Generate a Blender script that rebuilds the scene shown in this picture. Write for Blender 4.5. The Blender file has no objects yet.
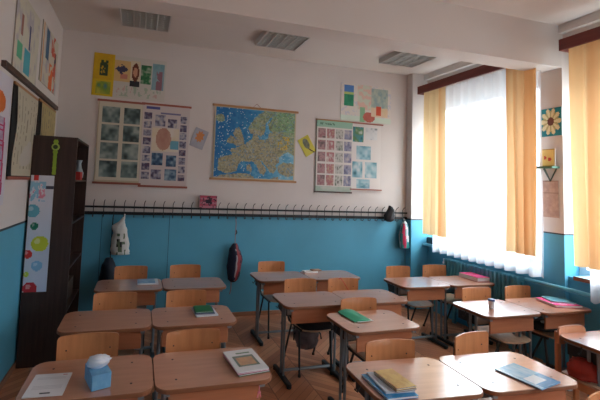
import bpy, bmesh, math, random
from mathutils import Vector, Matrix
random.seed(7)
SKY, EXPO = 13.0, .92
PI = math.pi
SC = bpy.context.scene
COL = SC.collection

# ------------------------------------------------------------------ colours and materials
def lin(c):
    return tuple((x/12.92 if x <= .04045 else ((x+.055)/1.055)**2.4) for x in c)
def rgb(r, g, b): return lin((r/255., g/255., b/255.))
MATS = {}
def mat(name, col, rough=.6, metal=0., spec=.5, coat=0.):
    if name in MATS: return MATS[name]
    m = bpy.data.materials.new(name); m.use_nodes = True
    b = m.node_tree.nodes['Principled BSDF']
    b.inputs['Base Color'].default_value = (*col, 1); b.inputs['Roughness'].default_value = rough
    b.inputs['Metallic'].default_value = metal; b.inputs['Specular IOR Level'].default_value = spec
    b.inputs['Coat Weight'].default_value = coat
    MATS[name] = m; return m
def nodes(m): return m.node_tree.nodes, m.node_tree.links, m.node_tree.nodes['Principled BSDF']
def wood(name, c1, c2, scale=(1, 14, 14), rough=.4, detail=4, spec=.5, coat=0.):
    m = mat(name, c1, rough, spec=spec, coat=coat); n, l, b = nodes(m)
    tc = n.new('ShaderNodeTexCoord'); mp = n.new('ShaderNodeMapping'); mp.inputs['Scale'].default_value = scale
    nz = n.new('ShaderNodeTexNoise'); nz.inputs['Scale'].default_value = 3; nz.inputs['Detail'].default_value = detail
    oi = n.new('ShaderNodeObjectInfo'); ad = n.new('ShaderNodeVectorMath'); ad.operation = 'ADD'
    rp = n.new('ShaderNodeValToRGB'); rp.color_ramp.elements[0].position = .3; rp.color_ramp.elements[1].position = .7
    rp.color_ramp.elements[0].color = (*c1, 1); rp.color_ramp.elements[1].color = (*c2, 1)
    l.new(tc.outputs['Object'], ad.inputs[0]); l.new(oi.outputs['Location'], ad.inputs[1])
    l.new(ad.outputs[0], mp.inputs['Vector']); l.new(mp.outputs[0], nz.inputs['Vector'])
    l.new(nz.outputs['Fac'], rp.inputs[0]); l.new(rp.outputs[0], b.inputs['Base Color'])
    return m
def noisy(name, c1, c2, scale=8, rough=.7, spec=.3, bump=0.):
    m = mat(name, c1, rough, spec=spec); n, l, b = nodes(m)
    g = n.new('ShaderNodeNewGeometry'); nz = n.new('ShaderNodeTexNoise')
    nz.inputs['Scale'].default_value = scale; nz.inputs['Detail'].default_value = 5
    mx = n.new('ShaderNodeMix'); mx.data_type = 'RGBA'
    mx.inputs[6].default_value = (*c1, 1); mx.inputs[7].default_value = (*c2, 1)
    l.new(g.outputs['Position'], nz.inputs['Vector']); l.new(nz.outputs['Fac'], mx.inputs[0]); l.new(mx.outputs[2], b.inputs['Base Color'])
    if bump:
        bp = n.new('ShaderNodeBump'); bp.inputs['Strength'].default_value = bump; bp.inputs['Distance'].default_value = .01
        l.new(nz.outputs['Fac'], bp.inputs['Height']); l.new(bp.outputs[0], b.inputs['Normal'])
    return m
def painted(gloss=False):
    nm = 'glossy_printed' if gloss else 'printed'
    if nm in MATS: return MATS[nm]
    m = mat(nm, (1, 1, 1), .22 if gloss else .55, spec=.8 if gloss else .3); n, l, b = nodes(m)
    a = n.new('ShaderNodeVertexColor'); a.layer_name = 'paint'; l.new(a.outputs['Color'], b.inputs['Base Color'])
    return m

WHITE_WALL = rgb(214, 206, 202); BLUE = rgb(88, 166, 196)
def wall_material(name='wall_paint', split=1.235, line=.018, lo=BLUE, hi=WHITE_WALL):
    m = mat(name, hi, .55, spec=.4); n, l, b = nodes(m)
    g = n.new('ShaderNodeNewGeometry'); s = n.new('ShaderNodeSeparateXYZ'); l.new(g.outputs['Position'], s.inputs[0])
    nz = n.new('ShaderNodeTexNoise'); nz.inputs['Scale'].default_value = 2.5; nz.inputs['Detail'].default_value = 6
    l.new(g.outputs['Position'], nz.inputs['Vector'])
    def mixc(f, a, c):
        x = n.new('ShaderNodeMix'); x.data_type = 'RGBA'
        if hasattr(f, 'is_linked') or hasattr(f, 'links'): l.new(f, x.inputs[0])
        for i, v in ((6, a), (7, c)):
            if isinstance(v, tuple): x.inputs[i].default_value = (*v, 1)
            else: l.new(v, x.inputs[i])
        return x.outputs[2]
    up = mixc(nz.outputs['Fac'], tuple(v*.93 for v in hi), tuple(min(1, v*1.05) for v in hi))
    dn = mixc(nz.outputs['Fac'], tuple(v*.85 for v in lo), tuple(min(1, v*1.1) for v in lo))
    def gt(v):
        q = n.new('ShaderNodeMath'); q.operation = 'GREATER_THAN'; l.new(s.outputs['Z'], q.inputs[0]); q.inputs[1].default_value = v; return q.outputs[0]
    c = mixc(gt(split-line), dn, rgb(52, 58, 66)); c = mixc(gt(split), c, up)
    l.new(c, b.inputs['Base Color'])
    return m

M = {}
M['wall'] = wall_material()
M['pillar'] = wall_material('pillar_paint', 1.275, .014)
M['ceiling'] = noisy('ceiling_plaster', rgb(208, 200, 196), rgb(217, 209, 204), 1.5, .8)
M['beam'] = noisy('beam_plaster', rgb(206, 197, 192), rgb(214, 206, 201), 1.5, .8)
M['desk'] = wood('desk_laminate', rgb(182, 122, 92), rgb(198, 138, 106), (1.2, 12, 12), .30, spec=.8, coat=.8)
M['desk'].node_tree.nodes['Principled BSDF'].inputs['Coat Roughness'].default_value = .16; M['desk'].node_tree.nodes['Principled BSDF'].inputs['Coat IOR'].default_value = 2.2; M['desk'].node_tree.nodes['Principled BSDF'].inputs['Coat Weight'].default_value = 1
M['panel'] = wood('desk_panel_wood', rgb(164, 102, 70), rgb(178, 114, 80), (1.2, 12, 12), .45)
M['edge'] = mat('desk_edge', rgb(128, 80, 52), .5)
M['ply'] = wood('chair_plywood', rgb(184, 118, 76), rgb(204, 136, 90), (10, 10, 1.5), .32, spec=.6, coat=.15)
M['seat'] = wood('seat_plywood', rgb(182, 150, 124), rgb(200, 168, 140), (10, 1.5, 10), .32, spec=.6)
M['tube'] = mat('dark_painted_tube', rgb(46, 52, 56), .35, .3)
M['grey_tube'] = mat('grey_painted_tube', rgb(122, 132, 140), .35, .3)
M['black'] = mat('black_rubber', rgb(20, 20, 22), .6)
M['screw'] = mat('screw_head', rgb(60, 45, 38), .5)
M['cab'] = wood('wenge_board', rgb(46, 30, 26), rgb(64, 44, 38), (18, 18, 1.2), .42)
M['cab_in'] = wood('wenge_inner', rgb(40, 27, 23), rgb(52, 36, 31), (18, 18, 1.2), .6)
M['rail'] = wood('mahogany_rail', rgb(106, 42, 36), rgb(124, 54, 46), (14, 1.5, 14), .4)
M['rod'] = mat('rack_steel', rgb(32, 34, 38), .4, .3)
M['radiator'] = mat('radiator_enamel', rgb(88, 160, 178), .4, spec=.5)
M['sill'] = wood('sill_wood', rgb(120, 72, 56), rgb(140, 88, 68), (14, 1.5, 14), .5)
M['sill_top'] = mat('sill_paint', rgb(130, 190, 210), .4)
M['frame'] = mat('window_paint', rgb(225, 228, 232), .4)
M['paper'] = mat('white_paper', rgb(226, 226, 228), .7)
M['batten'] = wood('red_batten', rgb(150, 82, 66), rgb(165, 95, 78), (2, 12, 12), .5)
M['batten_tan'] = wood('tan_batten', rgb(168, 120, 78), rgb(182, 134, 90), (2, 12, 12), .5)
M['dark_frame'] = wood('dark_batten', rgb(70, 52, 46), rgb(88, 66, 58), (12, 2, 12), .5)
M['lamp'] = mat('lamp_housing', rgb(196, 192, 190), .5)
M['louvre'] = mat('lamp_louvre', rgb(196, 198, 196), .4, .3)
M['louvre_in'] = mat('lamp_reflector', rgb(150, 154, 150), .5, .2)
M['base'] = wood('skirting_wood', rgb(150, 104, 78), rgb(168, 120, 92), (2, 12, 12), .5)

def floor_material():
    m = mat('herringbone_parquet', rgb(150, 92, 60), .38, spec=.5); n, l, b = nodes(m)
    g = n.new('ShaderNodeNewGeometry'); s = n.new('ShaderNodeSeparateXYZ'); l.new(g.outputs['Position'], s.inputs[0])
    def mt(op, a, c=None, d=None):
        q = n.new('ShaderNodeMath'); q.operation = op
        for i, v in enumerate((a, c, d)):
            if v is None: continue
            if isinstance(v, (int, float)): q.inputs[i].default_value = v
            else: l.new(v, q.inputs[i])
        return q.outputs[0]
    W_, P_ = .34, .075
    u = mt('DIVIDE', s.outputs['X'], W_); fu = mt('FLOOR', u); fr = mt('SUBTRACT', u, fu)
    par = mt('MODULO', mt('ADD', fu, 100), 2)                # alternate columns slope up / down
    sg = mt('SUBTRACT', mt('MULTIPLY', par, 2), 1)
    v = mt('DIVIDE', mt('ADD', s.outputs['Y'], mt('MULTIPLY', mt('MULTIPLY', fr, W_*.9), sg)), P_)
    v = mt('ADD', v, mt('MULTIPLY', par, W_*-.9/P_))
    fv = mt('FLOOR', v); rv = mt('SUBTRACT', v, fv)
    cmb = n.new('ShaderNodeCombineXYZ'); l.new(fu, cmb.inputs[0]); l.new(fv, cmb.inputs[1])
    wn = n.new('ShaderNodeTexWhiteNoise'); wn.noise_dimensions = '2D'; l.new(cmb.outputs[0], wn.inputs['Vector'])
    rp = n.new('ShaderNodeValToRGB'); e = rp.color_ramp.elements
    e[0].color = (*rgb(158, 96, 64), 1); e[1].color = (*rgb(212, 152, 112), 1)
    x = e.new(.5); x.color = (*rgb(188, 124, 88), 1)
    l.new(wn.outputs['Value'], rp.inputs[0])
    nz = n.new('ShaderNodeTexNoise'); nz.inputs['Scale'].default_value = 1.3; nz.inputs['Detail'].default_value = 6
    l.new(g.outputs['Position'], nz.inputs['Vector'])
    mx = n.new('ShaderNodeMix'); mx.data_type = 'RGBA'; mx.inputs[7].default_value = (*rgb(190, 132, 98), 1)
    l.new(mt('MULTIPLY', nz.outputs['Fac'], .6), mx.inputs[0]); l.new(rp.outputs[0], mx.inputs[6])
    edge = mt('ADD', mt('LESS_THAN', rv, .06), mt('ADD', mt('LESS_THAN', fr, .012), mt('GREATER_THAN', fr, .988)))
    edge = mt('MINIMUM', edge, 1)
    m2 = n.new('ShaderNodeMix'); m2.data_type = 'RGBA'; m2.inputs[7].default_value = (*rgb(62, 36, 26), 1)
    l.new(mt('MULTIPLY', edge, .6), m2.inputs[0]); l.new(mx.outputs[2], m2.inputs[6]); l.new(m2.outputs[2], b.inputs['Base Color'])
    l.new(mt('ADD', mt('MULTIPLY', nz.outputs['Fac'], .25), .25), b.inputs['Roughness'])
    return m
M['floor'] = floor_material()

def cloth(name, col, transl, transp=0.):
    m = bpy.data.materials.new(name); m.use_nodes = True; n, l = m.node_tree.nodes, m.node_tree.links; n.clear()
    o = n.new('ShaderNodeOutputMaterial'); d = n.new('ShaderNodeBsdfDiffuse'); t = n.new('ShaderNodeBsdfTranslucent')
    d.inputs[0].default_value = (*col, 1); t.inputs[0].default_value = (*col, 1)
    x = n.new('ShaderNodeMixShader'); x.inputs[0].default_value = transl; l.new(d.outputs[0], x.inputs[1]); l.new(t.outputs[0], x.inputs[2])
    out = x.outputs[0]
    if transp:
        tp = n.new('ShaderNodeBsdfTransparent'); y = n.new('ShaderNodeMixShader'); y.inputs[0].default_value = transp
        l.new(out, y.inputs[1]); l.new(tp.outputs[0], y.inputs[2]); out = y.outputs[0]
    l.new(out, o.inputs[0]); MATS[name] = m; return m
M['sheer'] = cloth('sheer_net', rgb(236, 239, 246), .62, .27)
def orange_cloth():
    m = cloth('amber_cloth', rgb(232, 186, 124), .46); n, l = m.node_tree.nodes, m.node_tree.links
    g = n.new('ShaderNodeNewGeometry'); mp = n.new('ShaderNodeMapping'); mp.inputs['Scale'].default_value = (5, 5, .12)
    nz = n.new('ShaderNodeTexNoise'); nz.inputs['Scale'].default_value = 1.2; nz.inputs['Detail'].default_value = 2
    rp = n.new('ShaderNodeValToRGB'); rp.color_ramp.elements[0].position = .38; rp.color_ramp.elements[1].position = .62
    rp.color_ramp.elements[0].color = (*rgb(224, 164, 108), 1); rp.color_ramp.elements[1].color = (*rgb(230, 200, 154), 1)
    l.new(g.outputs['Position'], mp.inputs[0]); l.new(mp.outputs[0], nz.inputs['Vector']); l.new(nz.outputs['Fac'], rp.inputs[0])
    for q in n:
        if q.type in ('BSDF_DIFFUSE', 'BSDF_TRANSLUCENT'): l.new(rp.outputs[0], q.inputs[0])
    return m
M['amber'] = orange_cloth()
def glass_material():
    m = bpy.data.materials.new('window_glass'); m.use_nodes = True; n, l = m.node_tree.nodes, m.node_tree.links; n.clear()
    o = n.new('ShaderNodeOutputMaterial'); t = n.new('ShaderNodeBsdfTransparent'); g = n.new('ShaderNodeBsdfGlossy'); g.inputs['Roughness'].default_value = .02
    t.inputs[0].default_value = (.96, .98, .98, 1)
    x = n.new('ShaderNodeMixShader'); x.inputs[0].default_value = .06; l.new(t.outputs[0], x.inputs[1]); l.new(g.outputs[0], x.inputs[2]); l.new(x.outputs[0], o.inputs[0])
    return m
M['glass'] = glass_material()

# ------------------------------------------------------------------ mesh helper
class MB:
    def __init__(s): s.v = []; s.f = []; s.mi = []; s.fc = []
    def face(s, idx, mi=0, c=None): s.f.append(tuple(idx)); s.mi.append(mi); s.fc.append(c)
    def box(s, x0, x1, y0, y1, z0, z1, mi=0, mtx=None, c=None):
        k = len(s.v); P = [(x0,y0,z0),(x1,y0,z0),(x1,y1,z0),(x0,y1,z0),(x0,y0,z1),(x1,y0,z1),(x1,y1,z1),(x0,y1,z1)]
        s.v += [tuple(mtx @ Vector(p)) if mtx else p for p in P]
        for q in ((0,3,2,1),(4,5,6,7),(0,1,5,4),(1,2,6,5),(2,3,7,6),(3,0,4,7)): s.face([k+i for i in q], mi, c)
        return s
    def tube(s, pts, r, n=8, mi=0, cap=True):
        pts = [Vector(p) for p in pts]; k0 = len(s.v); prev = None
        for i, p in enumerate(pts):
            if i == 0: d = pts[1]-p
            elif i == len(pts)-1: d = p-pts[i-1]
            else: d = (pts[i+1]-p).normalized()+(p-pts[i-1]).normalized()
            d.normalize()
            if prev is None:
                a = d.cross(Vector((0, 0, 1)));
                if a.length < 1e-3: a = d.cross(Vector((0, 1, 0)))
            else: a = prev-d*prev.dot(d)
            a.normalize(); prev = a; b = d.cross(a)
            rr = r[i] if isinstance(r, (list, tuple)) else r
            for j in range(n):
                t = 2*PI*j/n; s.v.append(tuple(p+a*math.cos(t)*rr+b*math.sin(t)*rr))
        for i in range(len(pts)-1):
            for j in range(n):
                A = k0+i*n+j; B = k0+i*n+(j+1) % n; s.face((A, B, B+n, A+n), mi)
        if cap:
            s.face([k0+j for j in range(n)][::-1], mi); s.face([k0+(len(pts)-1)*n+j for j in range(n)], mi)
        return s
    def prism(s, outline, z0, z1, mi=0, mi_side=None, bev=0., mtx=None):
        # outline counter-clockwise in xy; optional small bevel ring top and bottom
        n = len(outline); k = len(s.v); ms = mi if mi_side is None else mi_side
        cx = sum(p[0] for p in outline)/n; cy = sum(p[1] for p in outline)/n
        def ring(z, ins):
            for (x, y) in outline:
                d = math.hypot(x-cx, y-cy) or 1; q = (x-(x-cx)/d*ins, y-(y-cy)/d*ins, z); s.v.append(tuple(mtx @ Vector(q)) if mtx else q)
        zs = [(z0, bev), (z0+bev, 0), (z1-bev, 0), (z1, bev)] if bev else [(z0, 0), (z1, 0)]
        for z, i in zs: ring(z, i)
        for q in range(len(zs)-1):
            for j in range(n):
                A = k+q*n+j; B = k+q*n+(j+1) % n; s.face((A, B, B+n, A+n), ms)
        s.face([k+j for j in range(n)][::-1], mi); s.face([k+(len(zs)-1)*n+j for j in range(n)], mi)
        return s
    def build(s, name, mats, parent=None, smooth=False, loc=None, rz=0.):
        me = bpy.data.meshes.new(name); me.from_pydata(s.v, [], s.f)
        for m in (mats if isinstance(mats, (list, tuple)) else [mats]): me.materials.append(m)
        for p, i in zip(me.polygons, s.mi): p.material_index = i
        if any(c is not None for c in s.fc):
            at = me.color_attributes.new('paint', 'FLOAT_COLOR', 'CORNER'); li = 0
            for p, c in zip(me.polygons, s.fc):
                c = c or (1, 1, 1)
                for q in p.loop_indices: at.data[q].color = (*c, 1)
        me.update()
        if smooth:
            for p in me.polygons: p.use_smooth = True
            try: me.set_sharp_from_angle(angle=math.radians(38))
            except Exception: pass
        o = bpy.data.objects.new(name, me); COL.objects.link(o)
        if loc is not None: o.location = loc
        o.rotation_euler = (0, 0, rz)
        if parent is not None: o.parent = parent
        return o
def tag(o, label=None, cat=None, group=None, kind=None):
    if label: o['label'] = label
    if cat: o['category'] = cat
    if group: o['group'] = group
    if kind: o['kind'] = kind
    return o
def empty(name, loc=(0, 0, 0), rz=0.):
    o = bpy.data.objects.new(name, None); o.empty_display_size = .1; COL.objects.link(o); o.location = loc; o.rotation_euler = (0, 0, rz); return o
def kids(o): return [c for c in bpy.data.objects if c.parent == o]
def copy_tree(o, parent=None):
    ch = kids(o); c = o.copy(); COL.objects.link(c)
    if parent is not None: c.parent = parent
    for k in ch: copy_tree(k, c)
    return c
def rrect(w, d, r, n=6, rs=None):
    rs = rs or (r, r, r, r); out = []          # corners: +x-y, +x+y, -x+y, -x-y
    for (sx, sy, a0), q in zip(((1, -1, -PI/2), (1, 1, 0), (-1, 1, PI/2), (-1, -1, PI)), rs):
        for i in range(n+1):
            a = a0+PI/2*i/n; out.append((sx*(w/2-q)+q*math.cos(a), sy*(d/2-q)+q*math.sin(a)))
    return out
def struct(o): o['kind'] = 'structure'; return o
def vnoise(x, y, seed=0):
    xi, yi = math.floor(x), math.floor(y); fx, fy = x-xi, y-yi; fx = fx*fx*(3-2*fx); fy = fy*fy*(3-2*fy)
    def h(a, b):
        q = (a*374761393+b*668265263+seed*2147483647+1013904223) & 0xffffffff
        q = ((q ^ (q >> 13))*1274126177) & 0xffffffff; return ((q ^ (q >> 16)) & 0xffff)/65535.
    return (h(xi, yi)*(1-fx)+h(xi+1, yi)*fx)*(1-fy)+(h(xi, yi+1)*(1-fx)+h(xi+1, yi+1)*fx)*fy
def fnoise(x, y, seed=0): return .6*vnoise(x, y, seed)+.4*vnoise(2.1*x+7, 2.1*y+3, seed+5)
def lerp(a, b, t): t = max(0, min(1, t)); return tuple(p+(q-p)*t for p, q in zip(a, b))
def inpoly(x, y, P):
    c = False; j = len(P)-1
    for i in range(len(P)):
        if (P[i][1] > y) != (P[j][1] > y) and x < (P[j][0]-P[i][0])*(y-P[i][1])/(P[j][1]-P[i][1])+P[i][0]: c = not c
        j = i
    return c
def sheet(name, w, h, nx, ny, paint, loc, rz=0, t=.004, parent=None, warp=None):
    """printed sheet, front towards local -Y, top-left origin for paint(u, v); loc = centre of its back"""
    m = MB()
    def P(i, j, y):
        x, z = (i/nx-.5)*w, (.5-j/ny)*h
        if warp: q = warp(i/nx, j/ny); x += q[0]; z += q[2]; y += q[1]
        return (x, y, z)
    for j in range(ny+1):
        for i in range(nx+1): m.v.append(P(i, j, -t))
    for j in range(ny):
        for i in range(nx):
            a = j*(nx+1)+i; m.face((a, a+nx+1, a+nx+2, a+1), 0, paint((i+.5)/nx, (j+.5)/ny))
    k = len(m.v); ring = [(i, 0) for i in range(nx)]+[(nx, j) for j in range(ny)]+[(i, ny) for i in range(nx, 0, -1)]+[(0, j) for j in range(ny, 0, -1)]
    for (i, j) in ring: m.v.append(P(i, j, 0))
    edge = rgb(190, 184, 176)
    for q, (i, j) in enumerate(ring):
        q2 = (q+1) % len(ring); i2, j2 = ring[q2]
        m.face((j*(nx+1)+i, j2*(nx+1)+i2, k+q2, k+q), 0, edge)
    m.face([k+q for q in range(len(ring))], 0, edge)
    return m.build(name, painted(), parent, loc=loc, rz=rz)
def photo(u, v, seed, pal):
    n = fnoise(u*2.6+seed*3.7, v*2.6+seed, seed); k = n*(len(pal)-1)*1.25-.12; i = max(0, min(len(pal)-2, int(k)))
    return lerp(pal[i], pal[i+1], k-i)

# ------------------------------------------------------------------ room
XL, XW, XP, XO = 0., 4.63, 4.84, 5.15          # left wall, back wall end, pillar face, outer wall
YB, YF, H = 4.568, -4.2, 3.3
def blk(name, x0, x1, y0, y1, z0, z1, m): return struct(MB().box(x0, x1, y0, y1, z0, z1).build(name, m))
blk('floor', -.1, XO, YF-.1, YB+.15, -.1, 0, M['floor'])
blk('ceiling', -.1, XO, YF-.1, YB+.15, H, H+.1, M['ceiling'])
blk('wall_left', -.1, 0, YF-.1, YB+.15, 0, H, M['wall'])
blk('wall_front', 0, XO, YF-.1, YF, 0, H, M['wall'])
w = MB().box(0, XW, YB, YB+.15, 0, H); w.box(XW, XO, YB+.05, YB+.15, 0, H); w.box(4.605, XO, 4.45, YB-.0005, 0, H); struct(w.build('wall_back', M['wall']))
BAYS = [(2.86, 4.45), (.75, 2.65), (-1.35, .55), (-3.45, -1.55)]
PIL = [(2.65, 2.86), (.55, .75), (-1.55, -1.35), (-3.65, -3.45)]
w = MB()
w.box(4.885, XO, YF, 4.449, 0, .79)
for (a, b) in BAYS:
    w.box(4.885, XO, a, b, .79, .88); w.box(4.98, XO, a, b, 2.86, H)
w.box(XP, XO, YF, -3.65, 0, H); pass
for (a, b) in PIL: w.box(XP, XO, a, b, 0, H)
struct(w.build('wall_right', M['pillar']))
for i, (a, b) in enumerate(PIL[:2]):
    blk('trim_%d' % (i+1), 0, XP, a, b, 2.885, H, M['beam'])
c = MB(); c.box(4.86, 4.98, 2.86, 4.45, 3.13, H); c.box(4.80, 4.86, 2.86, 4.45, 3.22, H); c.box(4.86, 4.98, .75, 2.65, 3.13, H); c.box(4.80, 4.86, .75, 2.65, 3.22, H)
struct(c.build('trim_3', M['ceiling']))
struct(MB().box(0.0, 4.604, YB-.012, YB, 0, .05).build('baseboard_back', M['base']))
struct(MB().box(0.0, .012, YF, YB-.012, 0, .05).build('baseboard_left', M['base']))
g = MB()
for x in (.545, 1.30): g.box(x-.003, x+.003, YB-.002, YB, .05, 1.21)
struct(g.build('trim_4', mat('joint', rgb(34, 84, 108), .7)))
# windows
for i, (a, b) in enumerate(BAYS):
    b2 = min(b, YB)
    f = MB(); x0, x1 = 5.03, 5.09; z0, z1 = .88, 2.86
    f.box(x0, x1, a, a+.06, z0, z1); f.box(x0, x1, b-.06, b, z0, z1); f.box(x0, x1, a+.06, b-.06, z0, z0+.07); f.box(x0, x1, a+.06, b-.06, z1-.07, z1)
    n = 3
    for k in range(1, n):
        y = a+(b-a)*k/n; f.box(x0, x1, y-.045, y+.045, z0+.07, z1-.07)
    wf = tag(f.build('window_%d' % (i+1), M['frame']), kind='structure')
    for k in range(n):
        ya, yb = a+(b-a)*k/n+(.06 if k == 0 else .045), a+(b-a)*(k+1)/n-(.06 if k == n-1 else .045)
        MB().box(5.058, 5.062, ya, yb, z0+.07, z1-.07).build('pane', M['glass'], wf)
    sa, sb = a+.04, (b-.10 if i else 4.449)
    s = MB().box(4.80, 5.03 if i else 4.98, sa, sb, .881, .905, 0)
    s.box(4.795, 4.80, sa, sb, .872, .907, 1)
    s.build('window_sill', [M['sill_top'], M['sill'] if i else M['sill_top']], wf)

# ------------------------------------------------------------------ heating
r = MB()
for k in range(20):
    y = 3.065+.05*k
    r.prism([(x+4.815, yy+y) for x, yy in rrect(.11, .036, .016, 3)], .15, .775, 0, bev=.008)
r.box(4.80, 4.83, 3.03, 4.05, .69, .73); r.box(4.80, 4.83, 3.03, 4.05, .19, .23)
rad = empty('radiator', (4.815, 3.44, 0))
o = r.build('radiator_body', M['radiator'], rad); o.matrix_parent_inverse = Matrix.Translation((-4.815, -3.44, 0))
v = MB().tube([(4.815, 4.03, .71), (4.815, 4.09, .71)], .018, 10); v.tube([(4.815, 4.075, .71), (4.815, 4.075, .76)], .014, 8)
o = v.build('valve', mat('valve_white', rgb(220, 222, 222), .4), rad); o.matrix_parent_inverse = Matrix.Translation((-4.815, -3.44, 0))
for y in (3.165, 3.915):
    o = MB().box(4.80, 4.83, y-.02, y+.02, 0, .16).build('foot', M['radiator'], rad); o.matrix_parent_inverse = Matrix.Translation((-4.815, -3.44, 0))
tag(rad, 'teal painted ribbed radiator under the far window beside the back corner', 'radiator')
pp = MB().tube([(4.805, 3.0, .77), (4.805, -4.0, .77)], .018, 10)
for y in (2.75, .65, -1.45): pp.box(4.805, 4.839, y-.012, y+.012, .76, .78)
tag(pp.build('heating_pipe', mat('pipe_paint', rgb(96, 170, 190), .3), smooth=True), 'thin pale blue pipe running along the window wall at ledge height below the pillar', 'pipe')

# ------------------------------------------------------------------ curtains
def curtain(name, y0, y1, z0, z1, x, amp, waves, m, label, cat, group=None, seed=0, ph=0., hem=0.):
    b = MB(); n = max(24, int(waves*10)); nz = 14
    for j in range(nz+1):
        t = j/nz; z = z1+(z0-z1)*t
        for i in range(n+1):
            s = i/n; a = amp*(.45+.55*t)
            xx = x+a*math.sin(s*waves*2*PI+ph+1.3*math.sin(s*5+seed))+.3*a*math.sin(s*waves*4.3*PI+seed)
            yy = y0+(y1-y0)*s+.012*math.sin(t*3+seed+s*6)*t
            b.v.append((xx, yy, z+(hem*math.sin(s*waves*2*PI+ph)*t if j == nz else 0)))
    for j in range(nz):
        for i in range(n):
            a = j*(n+1)+i; b.face((a, a+1, a+n+2, a+n+1))
    o = b.build(name, m, smooth=True); return tag(o, label, cat, group)
G1 = 'amber curtains at the windows'
curtain('curtain', 3.90, 4.26, 1.06, 3.0, 4.64, .026, 3, M['amber'], 'narrow amber curtain at the far end of the far window next to the back wall', 'curtain', G1, 1)
curtain('curtain', 2.74, 3.06, 1.04, 3.0, 4.64, .028, 2.5, M['amber'], 'amber curtain on the near end of the far window, just left of the pillar', 'curtain', G1, 4)
curtain('curtain', 1.86, 2.46, 1.03, 3.0, 4.64, .032, 4, M['amber'], 'wide amber curtain of the near window at the right edge, right of the pillar', 'curtain', G1, 2)
curtain('curtain', .92, 1.25, 1.03, 3.0, 4.64, .03, 3, M['amber'], 'amber curtain at the camera end of the near window outside the frame', 'curtain', G1, 9)
G2 = 'white net curtains at the windows'
curtain('net_curtain', 2.78, 4.22, .83, 3.0, 4.74, .030, 12, M['sheer'], 'white net curtain hanging in folds across the far window above the radiator', 'net curtain', G2, 3, hem=.007)
curtain('net_curtain', .80, 2.36, .74, 3.0, 4.74, .022, 17, M['sheer'], 'white net curtain across the near window behind the wide amber curtain', 'net curtain', G2, 6, hem=.018)
for (a, b, lb) in ((2.87, 4.33, 'dark mahogany curtain rail above the far window, beyond the ceiling beam'), (.80, 2.50, 'dark mahogany curtain rail above the near window, in front of the ceiling beam')):
    q = MB().box(4.585, 4.605, a, b, 2.965, 3.07); q.box(4.605, 4.80, b-.02, b, 2.965, 3.07); q.box(4.605, 4.80, a, a+.02, 2.965, 3.07)
    q.box(4.80, 4.98, b-.03, b, 2.965, 3.07); q.box(4.80, 4.98, a, a+.03, 2.965, 3.07)
    tag(q.build('curtain_rail', M['rail']), lb, 'curtain rail', 'mahogany curtain rails')

# ------------------------------------------------------------------ ceiling lamps
lamp = empty('ceiling_light', (.90, 3.84, H))
b = MB(); b.box(-.25, .25, -.25, .25, -.012, 0); b.box(-.25, -.235, -.25, .25, -.06, -.012); b.box(.235, .25, -.25, .25, -.06, -.012)
b.box(-.235, .235, -.25, -.235, -.06, -.012); b.box(-.235, .235, .235, .25, -.06, -.012)
b.build('housing', M['lamp'], lamp)
b = MB()
for k in range(1, 4): b.box(-.235+.47*k/4-.007, -.235+.47*k/4+.007, -.235, .235, -.057, -.018)
for k in range(1, 9): b.box(-.235, .235, -.235+.47*k/9-.002, -.235+.47*k/9+.002, -.057, -.03)
b.build('louvre', M['louvre'], lamp)
b = MB()
for k in range(4):
    x = -.235+.47*(k+.5)/4; b.tube([(x, -.23, -.035), (x, .23, -.035)], .011, 8)
b.build('tube_lamp', mat('lamp_tube', rgb(205, 208, 205), .3), lamp, smooth=True)
b = MB().box(-.234, .234, -.234, .234, -.02, -.012); b.build('reflector', M['louvre_in'], lamp)
GL = 'square louvred ceiling lights in a row beyond the beam'
tag(lamp, 'unlit louvred square ceiling light nearest the left wall', 'ceiling light', GL)
for x, lb in ((2.39, 'unlit louvred square ceiling light in the middle of the row of three'), (4.06, 'unlit louvred square ceiling light closest to the windows')):
    c = copy_tree(lamp); c.location = (x, 3.86, H); c['label'] = lb

# ------------------------------------------------------------------ coat rack
rk = empty('coat_rack', (2.4, YB, 1.27))
MB().box(-2.30, 2.22, -.035, -.022, .025, .047).build('rail', M['rod'], rk); MB().box(-2.30, 2.22, -.030, -.002, -.052, -.018).build('rail', M['rod'], rk)
h0 = None; n = 41
hk = MB().tube([(0, -.036, -.075), (0, -.042, -.05), (0, -.042, .07), (.004, -.055, .095), (.012, -.085, .118)], .0042, 6)
hk.tube([(0, -.04, -.06), (0, -.062, -.078), (0, -.088, -.066), (0, -.098, -.05)], .0038, 6)
for k in range(n):
    x = -2.28+.11*k
    if h0 is None: h0 = hk.build('hook', M['rod'], rk, smooth=True); o = h0
    else: o = h0.copy(); COL.objects.link(o); o.parent = rk
    o.location = (x, 0, 0)
tag(rk, 'long black metal coat rack with two bars and many hooks across the back wall', 'coat rack')

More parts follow.
